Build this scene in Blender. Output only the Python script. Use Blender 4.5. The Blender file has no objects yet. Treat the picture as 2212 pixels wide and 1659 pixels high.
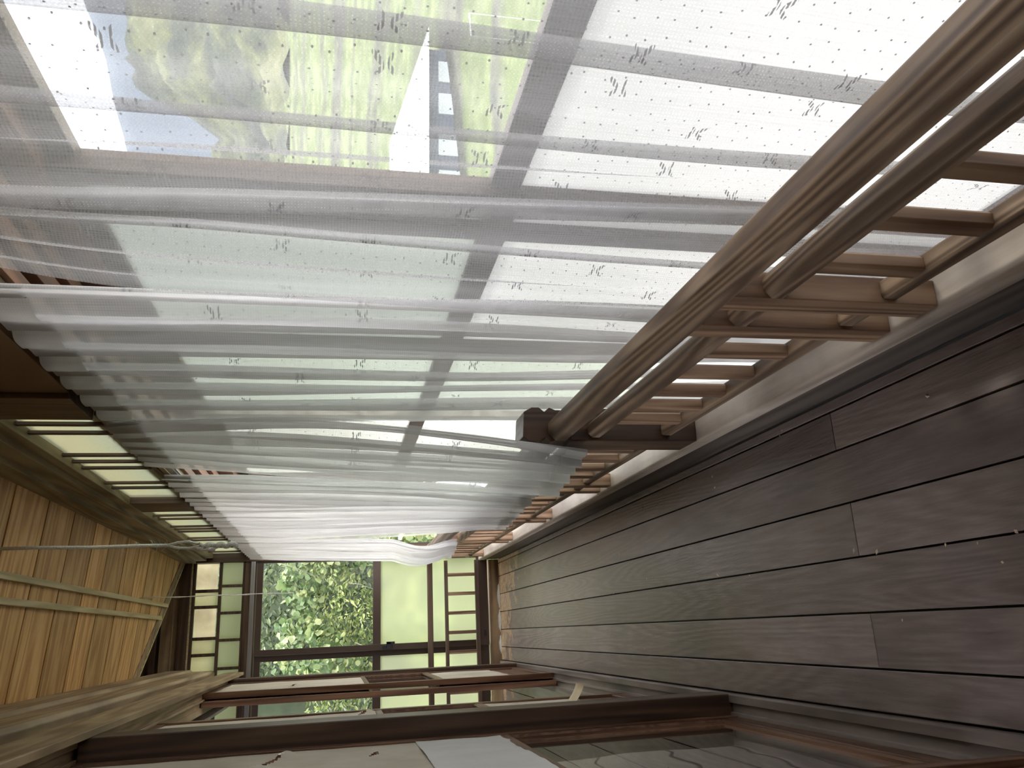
import bpy, bmesh, math, random
import numpy as np
from mathutils import Matrix, Vector, noise as mnoise
random.seed(7); rng = np.random.default_rng(7)
C = bpy.context.scene.collection
S = bpy.context.scene
PI = math.pi

# ------------------------------------------------------------------ camera, sky, sun, exposure
AX = ((-0.0452, -0.2036, -0.9780), (-0.9559, 0.2932, -0.0169), (0.2902, 0.9341, -0.2079))  # right, down, forward
cam = bpy.data.cameras.new('camera'); cam.sensor_fit = 'HORIZONTAL'; cam.sensor_width = 36.0
cam.lens = 1740.0 / 2212.0 * 36.0; cam.clip_start = 0.02; cam.clip_end = 2000
co = bpy.data.objects.new('camera', cam); C.objects.link(co)
f = Vector(AX[2]).normalized(); r = Vector(AX[0]); r = (r - f * r.dot(f)).normalized(); d = f.cross(r)
m = Matrix((( r.x, -d.x, -f.x, 0), (r.y, -d.y, -f.y, 0), (r.z, -d.z, -f.z, 1.1), (0, 0, 0, 1)))
co.matrix_world = m; S.camera = co
W = bpy.data.worlds.new('sky'); S.world = W; W.use_nodes = True
wn = W.node_tree.nodes; wl = W.node_tree.links
bg = wn['Background']; bg.inputs['Color'].default_value = (0.90, 0.95, 1.0, 1); bg.inputs['Strength'].default_value = 4.0
tc = wn.new('ShaderNodeTexCoord'); nz = wn.new('ShaderNodeTexNoise'); nz.inputs['Scale'].default_value = 3.0; nz.inputs['Detail'].default_value = 5
rp = wn.new('ShaderNodeValToRGB'); rp.color_ramp.elements[0].position = .35; rp.color_ramp.elements[0].color = (.80, .83, .93, 1)
rp.color_ramp.elements[1].position = .65; rp.color_ramp.elements[1].color = (1, .965, .985, 1)
wl.new(tc.outputs['Generated'], nz.inputs['Vector']); wl.new(nz.outputs['Fac'], rp.inputs['Fac']); wl.new(rp.outputs['Color'], bg.inputs['Color'])
sun = bpy.data.lights.new('sun', 'SUN'); sun.energy = 6.0; sun.angle = math.radians(14); sun.color = (1.0, .96, .86)
so = bpy.data.objects.new('sun', sun); C.objects.link(so)
so.rotation_euler = Vector((-0.36, -0.10, -0.925)).to_track_quat('-Z', 'Y').to_euler()
S.view_settings.view_transform = 'Standard'; S.view_settings.look = 'None'; S.view_settings.gamma = 1.0
S.view_settings.use_curve_mapping = False; S.view_settings.exposure = 0.62
cy = S.cycles; cy.use_denoising = True; cy.max_bounces = 10; cy.diffuse_bounces = 5; cy.glossy_bounces = 4
cy.transmission_bounces = 8; cy.transparent_max_bounces = 24; cy.sample_clamp_indirect = 6.0; cy.use_adaptive_sampling = True

# ------------------------------------------------------------------ helpers
def tag(o, label=None, cat=None, group=None, kind=None):
    if label: o['label'] = label
    if cat: o['category'] = cat
    if group: o['group'] = group
    if kind: o['kind'] = kind
    return o
def empty(name, loc=(0, 0, 0), label=None, cat=None, group=None, kind=None):
    o = bpy.data.objects.new(name, None); C.objects.link(o); o.location = loc; o.empty_display_size = .05
    return tag(o, label, cat, group, kind)
class MB:
    def __init__(s): s.v = []; s.f = []
    def add(s, vs, fs):
        n = len(s.v); s.v += [tuple(p) for p in vs]; s.f += [tuple(i + n for i in q) for q in fs]; return s
    def box(s, x0, x1, y0, y1, z0, z1):
        vs = [(x, y, z) for x in (x0, x1) for y in (y0, y1) for z in (z0, z1)]
        return s.add(vs, [(0, 1, 3, 2), (4, 6, 7, 5), (0, 4, 5, 1), (2, 3, 7, 6), (0, 2, 6, 4), (1, 5, 7, 3)])
    def prism(s, poly, axis, a, b):
        n = len(poly)
        def P(u, v, w):
            return {'y': (u, w, v), 'z': (u, v, w), 'x': (w, u, v)}[axis]
        vs = [P(u, v, a) for u, v in poly] + [P(u, v, b) for u, v in poly]
        fs = [tuple(range(n))[::-1], tuple(range(n, 2 * n))] + [(i, (i + 1) % n, n + (i + 1) % n, n + i) for i in range(n)]
        return s.add(vs, fs)
    def tube(s, pts, rad, n=8):
        pts = [Vector(p) for p in pts]; k0 = len(s.v); rows = []
        for i, p in enumerate(pts):
            t = (pts[min(i + 1, len(pts) - 1)] - pts[max(i - 1, 0)]).normalized()
            up = Vector((0, 0, 1)) if abs(t.z) < .9 else Vector((1, 0, 0))
            a = t.cross(up).normalized(); b = t.cross(a)
            rr = rad[i] if hasattr(rad, '__len__') else rad
            rows.append([p + (a * math.cos(2 * PI * j / n) + b * math.sin(2 * PI * j / n)) * rr for j in range(n)])
        vs = [q for row in rows for q in row]
        fs = [(i * n + j, i * n + (j + 1) % n, (i + 1) * n + (j + 1) % n, (i + 1) * n + j) for i in range(len(pts) - 1) for j in range(n)]
        fs += [tuple(range(n))[::-1], tuple((len(pts) - 1) * n + j for j in range(n))]
        return s.add(vs, fs)
    def build(s, name, mat, parent=None, bevel=0, smooth=False):
        me = bpy.data.meshes.new(name); me.from_pydata(s.v, [], s.f)
        bm = bmesh.new(); bm.from_mesh(me); bmesh.ops.recalc_face_normals(bm, faces=bm.faces); bm.to_mesh(me); bm.free()
        me.materials.append(mat)
        o = bpy.data.objects.new(name, me); C.objects.link(o)
        if parent:
            o.parent = parent; o.matrix_parent_inverse = Matrix.Translation(parent.location).inverted() if parent.type == 'EMPTY' else Matrix.Identity(4)
        if bevel:
            b = o.modifiers.new('bevel', 'BEVEL'); b.width = bevel; b.segments = 2; b.limit_method = 'ANGLE'; b.angle_limit = .6
        if smooth:
            for p in me.polygons: p.use_smooth = True
        return o
def bx(name, mat, b, parent=None, bevel=.0015): return MB().box(*b).build(name, mat, parent, bevel)
def pane(name, mat, b, parent):
    """one thin sheet of glass, facing the corridor: b gives its box, the thinnest side is dropped"""
    x0, x1, y0, y1, z0, z1 = b
    if x1 - x0 < y1 - y0:
        x = (x0 + x1) / 2; vs = [(x, y0, z0), (x, y0, z1), (x, y1, z1), (x, y1, z0)]; want = Vector((1 if x < 0 else -1, 0, 0))
    else:
        y = (y0 + y1) / 2; vs = [(x0, y, z0), (x1, y, z0), (x1, y, z1), (x0, y, z1)]; want = Vector((0, -1, 0))
    nrm = (Vector(vs[1]) - Vector(vs[0])).cross(Vector(vs[2]) - Vector(vs[0]))
    if nrm.dot(want) < 0: vs = vs[::-1]
    me = bpy.data.meshes.new(name); me.from_pydata(vs, [], [(0, 1, 2, 3)]); me.materials.append(mat)
    o = bpy.data.objects.new(name, me); C.objects.link(o); o.parent = parent
    o.matrix_parent_inverse = Matrix.Translation(parent.location).inverted()
    return o
def oct_(cx, cz, w, h, c):
    a, b = w / 2, h / 2
    return [(cx - a, cz - b + c), (cx - a + c, cz - b), (cx + a - c, cz - b), (cx + a, cz - b + c), (cx + a, cz + b - c), (cx + a - c, cz + b), (cx - a + c, cz + b), (cx - a, cz + b - c)]

# ------------------------------------------------------------------ materials
class NT:
    def __init__(s, name):
        s.m = bpy.data.materials.new(name); s.m.use_nodes = True; s.t = s.m.node_tree; s.t.nodes.clear()
        s.out = s.n('ShaderNodeOutputMaterial')
    def n(s, typ, **kw):
        nd = s.t.nodes.new(typ)
        for k, v in kw.items():
            if hasattr(nd, k): setattr(nd, k, v)
            else: nd.inputs[k].default_value = v
        return nd
    def l(s, a, b): s.t.links.new(a, b)
    def math(s, op, a, b=None, c=None, clamp=False):
        nd = s.t.nodes.new('ShaderNodeMath'); nd.operation = op; nd.use_clamp = clamp
        for i, x in enumerate((a, b, c)):
            if x is None: continue
            if isinstance(x, (int, float)): nd.inputs[i].default_value = x
            else: s.l(x, nd.inputs[i])
        return nd.outputs[0]
    def ramp(s, fac, stops, interp='LINEAR'):
        nd = s.t.nodes.new('ShaderNodeValToRGB'); cr = nd.color_ramp; cr.interpolation = interp
        while len(cr.elements) < len(stops): cr.elements.new(.5)
        for e, (p, c) in zip(cr.elements, stops):
            e.position = p; e.color = (*c, 1) if len(c) == 3 else c
        s.l(fac, nd.inputs[0]); return nd.outputs['Color']
    def mix(s, fac, a, b, mode='MIX'):
        nd = s.t.nodes.new('ShaderNodeMix'); nd.data_type = 'RGBA'; nd.blend_type = mode; nd.clamp_factor = True
        for i, x in ((0, fac), (6, a), (7, b)):
            if isinstance(x, (int, float)): nd.inputs[i].default_value = x
            elif isinstance(x, tuple): nd.inputs[i].default_value = (*x, 1) if len(x) == 3 else x
            else: s.l(x, nd.inputs[i])
        return nd.outputs[2]
    def shmix(s, fac, a, b):
        nd = s.t.nodes.new('ShaderNodeMixShader')
        if isinstance(fac, (int, float)): nd.inputs[0].default_value = fac
        else: s.l(fac, nd.inputs[0])
        s.l(a, nd.inputs[1]); s.l(b, nd.inputs[2]); return nd.outputs[0]
    def end(s, sh): s.l(sh, s.out.inputs[0]); return s.m

def wood(name, dark, mid, light, axis='y', rough=.55, grain=26, rings=7.0, rw=.45, fine=3.2, stain=(.1, .08, .06), stain_amt=.35, bump=.25, off=0.0, spec=.4, board=False, extra=None):
    t = NT(name)
    tc = t.n('ShaderNodeTexCoord'); mp = t.n('ShaderNodeMapping')
    L, Wd = 1.3, grain
    mp.inputs['Scale'].default_value = {'x': (L, Wd, Wd), 'y': (Wd, L, Wd), 'z': (Wd, Wd, L)}[axis]
    mp.inputs['Location'].default_value = (off, off * 1.7, off * .6)
    src = tc.outputs['Object']
    if board:   # every board gets its own run of grain
        at = t.n('ShaderNodeAttribute', attribute_name='rnd'); cb = t.n('ShaderNodeCombineXYZ')
        k = t.math('MULTIPLY', at.outputs['Fac'], 37.0)
        t.l(k, cb.inputs[0]); t.l(k, cb.inputs[1]); t.l(k, cb.inputs[2])
        va = t.n('ShaderNodeVectorMath', operation='ADD'); t.l(src, va.inputs[0]); t.l(cb.outputs[0], va.inputs[1]); src = va.outputs[0]
    t.l(src, mp.inputs['Vector'])
    n1 = t.n('ShaderNodeTexNoise', Scale=.30, Detail=2.0, Roughness=.45); t.l(mp.outputs[0], n1.inputs['Vector'])
    ring = t.math('SINE', t.math('MULTIPLY', n1.outputs['Fac'], rings * 2 * PI * 2))
    ring = t.math('MULTIPLY_ADD', ring, .5, .5)
    n2 = t.n('ShaderNodeTexNoise', Scale=fine, Detail=5.0, Roughness=.65); t.l(mp.outputs[0], n2.inputs['Vector'])
    g = t.math('ADD', t.math('MULTIPLY', ring, rw), t.math('MULTIPLY', n2.outputs['Fac'], 1.1 - rw))
    col = t.ramp(g, [(.18, dark), (.5, mid), (.85, light)])
    n3 = t.n('ShaderNodeTexNoise', Scale=2.1, Detail=4.0, Roughness=.6); t.l(src, n3.inputs['Vector'])
    st = t.math('MULTIPLY', t.ramp(n3.outputs['Fac'], [(.45, (0, 0, 0)), (.7, (1, 1, 1))]), stain_amt)
    col = t.mix(st, col, stain)
    if board:
        v = t.math('MULTIPLY_ADD', at.outputs['Fac'], .5, .75)
        hs = t.n('ShaderNodeHueSaturation'); t.l(v, hs.inputs['Value']); t.l(col, hs.inputs['Color']); col = hs.outputs[0]
    if extra: col = extra(t, tc, col)
    bs = t.n('ShaderNodeBsdfPrincipled'); bs.inputs['Roughness'].default_value = rough
    bs.inputs['Specular IOR Level'].default_value = spec
    rr = t.math('MULTIPLY_ADD', n2.outputs['Fac'], .3, rough - .15); t.l(rr, bs.inputs['Roughness'])
    t.l(col, bs.inputs['Base Color'])
    bp = t.n('ShaderNodeBump', Strength=bump, Distance=.002); t.l(g, bp.inputs['Height']); t.l(bp.outputs[0], bs.inputs['Normal'])
    return t.end(bs.outputs[0])

def floor_extra(t, tc, col):
    sp = t.n('ShaderNodeSeparateXYZ'); t.l(tc.outputs['Object'], sp.inputs[0])
    # rain-damaged, peeled zone by the end wall, worst at the window corner
    nz = t.n('ShaderNodeTexNoise', Scale=7.0, Detail=7.0, Roughness=.7); t.l(tc.outputs['Object'], nz.inputs['Vector'])
    a = t.math('MULTIPLY', t.math('SUBTRACT', sp.outputs[1], 4.95), 1.5)
    b = t.math('MULTIPLY', t.math('SUBTRACT', sp.outputs[0], .1), .9)
    w = t.math('ADD', t.math('ADD', a, b), t.math('MULTIPLY', t.math('SUBTRACT', nz.outputs['Fac'], .5), 4.2))
    w = t.math('MULTIPLY', t.math('GREATER_THAN', w, .55), t.math('GREATER_THAN', sp.outputs[1], 4.3))
    nb = t.n('ShaderNodeTexNoise', Scale=30.0, Detail=3.0); t.l(tc.outputs['Object'], nb.inputs['Vector'])
    tan = t.ramp(nb.outputs['Fac'], [(.35, (.40, .19, .08)), (.6, (.62, .48, .35))])
    col = t.mix(t.math('MULTIPLY', w, .8), col, tan)
    # dust along the far boards and small dark knot holes
    vo = t.n('ShaderNodeTexVoronoi', Scale=3.3); vo.inputs['Randomness'].default_value = 1; t.l(tc.outputs['Object'], vo.inputs['Vector'])
    k = t.math('LESS_THAN', vo.outputs['Distance'], .022)
    col = t.mix(k, col, (.012, .01, .008))
    # worn, paler tread down the middle
    n5 = t.n('ShaderNodeTexNoise', Scale=1.7, Detail=3.0); t.l(tc.outputs['Object'], n5.inputs['Vector'])
    worn = t.math('MULTIPLY', t.ramp(n5.outputs['Fac'], [(.42, (0, 0, 0)), (.66, (1, 1, 1))]), .32)
    return t.mix(worn, col, (.20, .145, .10))

M = {}
M['floor'] = wood('floor_wood', (.13, .10, .098), (.215, .168, .166), (.33, .275, .27), 'y', .36, 16, 17, rw=.17, fine=6.0, stain=(.09, .075, .07), stain_amt=.5, bump=.5, board=True, spec=.75, extra=floor_extra)
M['rail'] = wood('railing_wood', (.055, .030, .018), (.18, .115, .072), (.36, .255, .17), 'y', .5, 24, 9, rw=.4, stain=(.05, .035, .028), stain_amt=.55)
M['rail_z'] = wood('railing_upright_wood', (.10, .052, .028), (.26, .155, .092), (.40, .265, .17), 'z', .5, 22, 7, stain=(.06, .035, .025), stain_amt=.35)
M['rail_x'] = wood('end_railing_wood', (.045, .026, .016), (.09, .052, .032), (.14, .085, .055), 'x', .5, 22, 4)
M['sill'] = wood('sill_wood', (.25, .20, .16), (.43, .36, .30), (.58, .51, .44), 'y', .5, 14, 4, stain=(.10, .075, .065), stain_amt=.6)
M['track'] = wood('door_track_wood', (.09, .068, .058), (.17, .135, .12), (.26, .215, .19), 'y', .5, 14, 5, stain=(.06, .05, .045), stain_amt=.5)
M['riser'] = wood('riser_wood', (.035, .027, .022), (.075, .058, .048), (.12, .095, .08), 'y', .6, 18, 4)
M['dark_z'] = wood('pillar_wood', (.030, .016, .010), (.068, .036, .021), (.12, .070, .042), 'z', .45, 26, 5, stain=(.03, .018, .012), stain_amt=.4)
M['dark_y'] = wood('rail_dark_wood', (.030, .017, .011), (.070, .038, .024), (.12, .072, .045), 'y', .45, 26, 5)
M['dark_x'] = wood('sash_dark_wood', (.028, .015, .010), (.062, .034, .020), (.10, .060, .038), 'x', .45, 26, 5)
M['red_z'] = wood('door_stile_wood', (.060, .026, .014), (.125, .058, .030), (.20, .105, .058), 'z', .4, 28, 5, stain_amt=.25)
M['red_y'] = wood('door_rail_wood', (.060, .026, .015), (.12, .060, .036), (.19, .105, .065), 'y', .4, 28, 5, stain_amt=.25)
M['beam'] = wood('weathered_beam_wood', (.115, .088, .044), (.22, .172, .092), (.33, .27, .155), 'y', .6, 20, 5, stain=(.07, .05, .025), stain_amt=.5)
M['beam_l'] = wood('kamoi_wood', (.165, .11, .06), (.29, .205, .118), (.41, .305, .185), 'y', .55, 18, 5, stain=(.09, .058, .03), stain_amt=.5)
def ceil_extra(t, tc, col):
    n = t.n('ShaderNodeTexNoise', Scale=5.0, Detail=5.0, Roughness=.7); mp = t.n('ShaderNodeMapping'); mp.inputs['Scale'].default_value = (.6, 2.2, 1)
    t.l(tc.outputs['Object'], mp.inputs['Vector']); t.l(mp.outputs[0], n.inputs['Vector'])
    return t.mix(t.math('MULTIPLY', t.ramp(n.outputs['Fac'], [(.5, (0, 0, 0)), (.68, (1, 1, 1))]), .55), col, (.34, .17, .055))
M['ceil'] = wood('ceiling_board_wood', (.34, .165, .048), (.54, .31, .105), (.66, .435, .185), 'x', .55, 20, 5, stain=(.24, .12, .04), stain_amt=.4, bump=.12, board=True, extra=ceil_extra)
M['batten'] = wood('batten_wood', (.34, .28, .13), (.48, .41, .22), (.58, .51, .31), 'y', .55, 30, 7, stain=(.22, .17, .08), stain_amt=.3)
M['plank_x'] = wood('end_wall_board_wood', (.13, .08, .042), (.25, .165, .09), (.38, .27, .15), 'x', .55, 20, 5, stain=(.035, .02, .012), stain_amt=.6)
M['panel'] = wood('panel_board_wood', (.12, .070, .032), (.155, .092, .044), (.19, .115, .058), 'y', .6, 8, 2, stain_amt=.15, bump=.05)
M['lintel'] = wood('lintel_groove_wood', (.10, .045, .025), (.19, .085, .045), (.26, .125, .07), 'y', .5, 20, 3)

def plain(name, col, rough=.6, metal=0.0, nscale=0, amt=.2, bump=0):
    t = NT(name); bs = t.n('ShaderNodeBsdfPrincipled'); bs.inputs['Roughness'].default_value = rough; bs.inputs['Metallic'].default_value = metal
    if nscale:
        tc = t.n('ShaderNodeTexCoord'); n = t.n('ShaderNodeTexNoise', Scale=nscale, Detail=5.0, Roughness=.6); t.l(tc.outputs['Object'], n.inputs['Vector'])
        c = t.ramp(n.outputs['Fac'], [(.3, tuple(x * (1 - amt) for x in col)), (.7, tuple(min(1, x * (1 + amt)) for x in col))]); t.l(c, bs.inputs['Base Color'])
        if bump:
            bp = t.n('ShaderNodeBump', Strength=bump, Distance=.01); t.l(n.outputs['Fac'], bp.inputs['Height']); t.l(bp.outputs[0], bs.inputs['Normal'])
    else: bs.inputs['Base Color'].default_value = (*col, 1)
    return t.end(bs.outputs[0])
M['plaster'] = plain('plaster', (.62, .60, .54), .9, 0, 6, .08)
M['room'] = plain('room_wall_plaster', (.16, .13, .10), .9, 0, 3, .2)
M['alu'] = plain('aluminium', (.42, .42, .42), .35, 1.0)
M['black'] = plain('black_plastic_and_gap_dark', (.015, .015, .015), .4)
M['bronze'] = plain('bronze_window_frame', (.060, .038, .026), .45, .2)
M['rope'] = plain('cotton_rope', (.86, .82, .76), .9, 0, 300, .25, .6)
M['debris'] = plain('debris', (.55, .46, .36), .9, 0, 80, .4)
M['roof'] = plain('roof_underside', (.22, .17, .11), .8, 0, 5, .2)

def paper_mat():
    t = NT('door_paper'); tc = t.n('ShaderNodeTexCoord')
    n = t.n('ShaderNodeTexNoise', Scale=5.0, Detail=6.0, Roughness=.6); t.l(tc.outputs['Object'], n.inputs['Vector'])
    c = t.ramp(n.outputs['Fac'], [(.3, (.42, .37, .29)), (.6, (.54, .49, .41)), (.8, (.59, .55, .47))])
    n2 = t.n('ShaderNodeTexNoise', Scale=22.0, Detail=4.0); t.l(tc.outputs['Object'], n2.inputs['Vector'])
    bs = t.n('ShaderNodeBsdfPrincipled'); bs.inputs['Roughness'].default_value = .85; t.l(c, bs.inputs['Base Color'])
    bp = t.n('ShaderNodeBump', Strength=.2, Distance=.004); t.l(n2.outputs['Fac'], bp.inputs['Height']); t.l(bp.outputs[0], bs.inputs['Normal'])
    return t.end(bs.outputs[0])
M['paper'] = paper_mat()
M['patch'] = plain('paper_patch', (.60, .59, .575), .85, 0, 9, .06, .3)
M['flap'] = plain('yellowed_paper', (.66, .56, .38), .85, 0, 18, .12, .3)

def glass_clear(name, tint=(.96, .99, .97), ior=1.5):
    t = NT(name); tr = t.n('ShaderNodeBsdfTransparent'); tr.inputs[0].default_value = (*tint, 1)
    gl = t.n('ShaderNodeBsdfGlossy'); gl.inputs['Roughness'].default_value = .02; gl.inputs[0].default_value = (1, 1, 1, 1)
    fr = t.n('ShaderNodeFresnel'); fr.inputs[0].default_value = ior
    tc = t.n('ShaderNodeTexCoord'); n = t.n('ShaderNodeTexNoise', Scale=3.5, Detail=1.0); t.l(tc.outputs['Object'], n.inputs['Vector'])
    bp = t.n('ShaderNodeBump', Strength=.12, Distance=.02); t.l(n.outputs['Fac'], bp.inputs['Height']); t.l(bp.outputs[0], gl.inputs['Normal'])
    return t.end(t.shmix(fr.outputs[0], tr.outputs[0], gl.outputs[0]))
M['glass'] = glass_clear('clear_glass'); M['door_glass'] = glass_clear('old_door_glass', (.90, .94, .92), 1.9)
def glass_frost(name, col, rough=.42, tl=.35, scale=160):
    t = NT(name); tc = t.n('ShaderNodeTexCoord'); n = t.n('ShaderNodeTexNoise', Scale=float(scale), Detail=2.0); t.l(tc.outputs['Object'], n.inputs['Vector'])
    bp = t.n('ShaderNodeBump', Strength=.35, Distance=.003); t.l(n.outputs['Fac'], bp.inputs['Height'])
    rf = t.n('ShaderNodeBsdfRefraction'); rf.inputs['Color'].default_value = (*col, 1); rf.inputs['Roughness'].default_value = rough; rf.inputs['IOR'].default_value = 1.3
    t.l(bp.outputs[0], rf.inputs['Normal'])
    ts = t.n('ShaderNodeBsdfTranslucent'); ts.inputs['Color'].default_value = (*col, 1); t.l(bp.outputs[0], ts.inputs['Normal'])
    gl = t.n('ShaderNodeBsdfGlossy'); gl.inputs['Roughness'].default_value = .2
    return t.end(t.shmix(.04, t.shmix(tl, rf.outputs[0], ts.outputs[0]), gl.outputs[0]))
M['frost'] = glass_frost('frosted_glass_dim', (.30, .305, .30), .5, .75); M['frost_lit'] = glass_frost('frosted_glass_lit', (.84, .84, .835), .35, .3); M['frost_h_dim'] = glass_frost('hammered_side_glass_dim', (.20, .225, .20), .5, .7); M['frost_half_lit'] = glass_frost('frosted_glass_half_lit', (.48, .53, .48), .4, .4)  # dim to lit copies of one glass; the tint sets each window's brightness
M['frost_g'] = glass_frost('frosted_glass_end', (.97, 1.0, .70), .3, .3)
M['frost_t'] = glass_frost('hammered_glass', (.64, .66, .48), .4, .4, 90)

def cloth(name, dens, col, motif=True):
    t = NT(name); uv = t.n('ShaderNodeUVMap'); uv.uv_map = 'UVMap'
    sp = t.n('ShaderNodeSeparateXYZ'); t.l(uv.outputs[0], sp.inputs[0]); u, v = sp.outputs[0], sp.outputs[1]
    # fine weave streaks that run down the cloth
    mp = t.n('ShaderNodeMapping'); mp.inputs['Scale'].default_value = (420, 9, 1); t.l(uv.outputs[0], mp.inputs['Vector'])
    n = t.n('ShaderNodeTexNoise', Scale=1.0, Detail=3.0, Roughness=.6); t.l(mp.outputs[0], n.inputs['Vector'])
    op = t.math('MULTIPLY_ADD', n.outputs['Fac'], .26, dens - .13)
    op = t.math('ADD', op, t.math('MULTIPLY', t.math('SINE', t.math('MULTIPLY', v, 2 * PI / .0042)), .035))
    op = t.math('ADD', op, t.math('MULTIPLY', t.math('SINE', t.math('MULTIPLY', u, 2 * PI / .0042)), .03))
    dark = None
    if motif:
        # woven sprigs: three slanting leaves in staggered cells, hatched by the thread
        cw, ch = .145, .125
        row = t.math('FLOOR', t.math('DIVIDE', v, ch))
        uo = t.math('ADD', u, t.math('MULTIPLY', t.math('MODULO', t.math('ABSOLUTE', row), 2.0), cw / 2))
        lu = t.math('SUBTRACT', t.math('MULTIPLY', t.math('FRACT', t.math('DIVIDE', uo, cw)), cw), cw / 2)
        lv = t.math('SUBTRACT', t.math('MULTIPLY', t.math('FRACT', t.math('DIVIDE', v, ch)), ch), ch / 2)
        flip = t.math('SUBTRACT', t.math('MULTIPLY', t.math('MODULO', t.math('ABSOLUTE', t.math('FLOOR', t.math('DIVIDE', uo, cw))), 2.0), 2.0), 1.0)
        lv = t.math('MULTIPLY', lv, flip)
        tot = None
        for cx, cv, ang, a, b in ((-.0055, -.0075, .75, .0085, .0030), (.0065, -.0055, -.65, .0070, .0026), (.0045, .0065, .45, .0075, .0026), (-.0055, .0050, -.35, .0060, .0020)):
            ca, sa = math.cos(ang), math.sin(ang)
            du = t.math('SUBTRACT', lu, cx); dv = t.math('SUBTRACT', lv, cv)
            p = t.math('ADD', t.math('MULTIPLY', du, sa / b), t.math('MULTIPLY', dv, -ca / b))
            q = t.math('ADD', t.math('MULTIPLY', du, ca / a), t.math('MULTIPLY', dv, sa / a))
            e = t.math('LESS_THAN', t.math('ADD', t.math('MULTIPLY', p, p), t.math('MULTIPLY', q, q)), 1.0)
            tot = e if tot is None else t.math('MAXIMUM', tot, e)
        hat = t.math('GREATER_THAN', t.math('SINE', t.math('MULTIPLY', v, 2 * PI / .0042)), -.25)
        tot = t.math('MULTIPLY', tot, hat)
        vo = t.n('ShaderNodeTexVoronoi'); vo.voronoi_dimensions = '2D'; vo.inputs['Scale'].default_value = 46; vo.inputs['Randomness'].default_value = .45
        t.l(uv.outputs[0], vo.inputs['Vector'])
        dots = t.math('LESS_THAN', vo.outputs['Distance'], .055)
        dark = t.math('MAXIMUM', t.math('MULTIPLY', tot, .75), t.math('MULTIPLY', dots, .8))
        op = t.math('ADD', op, t.math('MULTIPLY', dark, .6), clamp=True)
    tr = t.n('ShaderNodeBsdfTransparent')
    cc = t.mix(dark, col, tuple(x * .5 for x in col)) if dark is not None else None
    ts = t.n('ShaderNodeBsdfTranslucent'); df = t.n('ShaderNodeBsdfDiffuse')
    for nd in (ts, df):
        if cc is not None: t.l(cc, nd.inputs['Color'])
        else: nd.inputs['Color'].default_value = (*col, 1)
    return t.end(t.shmix(op, tr.outputs[0], t.shmix(.42, ts.outputs[0], df.outputs[0])))
M['cloth'] = cloth('sheer_curtain_dim', .50, (.39, .378, .38))  # one fabric in dim to lit copies; daylight differences sit in the colour
M['cloth_half_lit'] = cloth('sheer_curtain_half_lit', .62, (.64, .625, .62)); M['cloth_lit'] = cloth('sheer_curtain_lit', .62, (.72, .71, .705))
M['tape'] = cloth('curtain_tape', .93, (.52, .50, .465), False)
M['hem'] = cloth('curtain_hem', .80, (.62, .61, .585), False)

# ------------------------------------------------------------------ room shell
def boards(name, rects, z0, z1, mat, slope=None, label=None, cat=None, kind='structure'):
    """one mesh of separate boards with real gaps; slope(x) adds to z"""
    vs, fs, rnd = [], [], []
    for (x0, x1, y0, y1) in rects:
        n = len(vs); rv = random.random()
        for x in (x0, x1):
            for y in (y0, y1):
                for z in (z0, z1):
                    vs.append((x, y, z + (slope(x, y) if slope else 0)))
        fs += [tuple(n + i for i in q) for q in ((0, 1, 3, 2), (4, 6, 7, 5), (0, 4, 5, 1), (2, 3, 7, 6), (0, 2, 6, 4), (1, 5, 7, 3))]
        rnd += [rv] * 8
    me = bpy.data.meshes.new(name); me.from_pydata(vs, [], fs); me.materials.append(mat)
    bm = bmesh.new(); bm.from_mesh(me); bmesh.ops.recalc_face_normals(bm, faces=bm.faces); bm.to_mesh(me); bm.free()
    a = me.attributes.new('rnd', 'FLOAT', 'POINT'); a.data.foreach_set('value', rnd)
    o = bpy.data.objects.new(name, me); C.objects.link(o)
    b = o.modifiers.new('bevel', 'BEVEL'); b.width = .0015; b.segments = 2; b.limit_method = 'ANGLE'
    return tag(o, label, cat, None, kind)

fx = [-.2, -.1145, -.002, .114, .232, .352, .442, .469]     # board edges across the corridor
joints = {1: [1.575], 2: [], 3: [1.58], 4: [], 5: [1.60], 0: [], 6: []}
rects = []
for i in range(len(fx) - 1):
    ys = [-1.6] + joints.get(i, []) + [5.69]
    for a, b in zip(ys[:-1], ys[1:]): rects.append((fx[i] + .0022, fx[i + 1] - .0022, a + .001, b - .001))
for k in range(22): rects.append((-2.9 + k * .12, -2.9 + k * .12 + .117, -1.5, 5.69))
boards('floor', rects, -.02, 0, M['floor'], label='worn grey-brown corridor floor boards running the length of the passage', cat='floor')
tag(bx('trim_1', M['black'], (-3.0, .47, -1.6, 5.7, -.06, -.021), bevel=0), 'black slab giving the dark of the void in the gaps between the floor boards', 'subfloor', None, 'structure')  # black slab painted as the darkness under the floor gaps
# window-side sill: riser, sill beam, ledge out to the sashes
tag(bx('trim_2', M['riser'], (.474, .50, -1.5, 5.69, -.02, .094)), 'dark vertical riser board under the railing sill', 'riser', None, 'structure')
mb = MB(); mb.prism([(.468, .097), (.535, .097), (.535, .138), (.473, .138), (.468, .133)], 'y', -1.5, 2.02)
mb.prism([(.468, .097), (.535, .097), (.535, .138), (.473, .138), (.468, .133)], 'y', 2.02, 5.69)
tag(mb.build('trim_3', M['sill'], None, .002), 'pale worn sill timber carrying the railing posts', 'sill', None, 'structure')
tag(bx('trim_4', M['riser'], (.50, .90, -1.5, 5.72, -.42, -.345)), 'ledge behind the railing under the tall side windows', 'ledge', None, 'structure')

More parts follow.
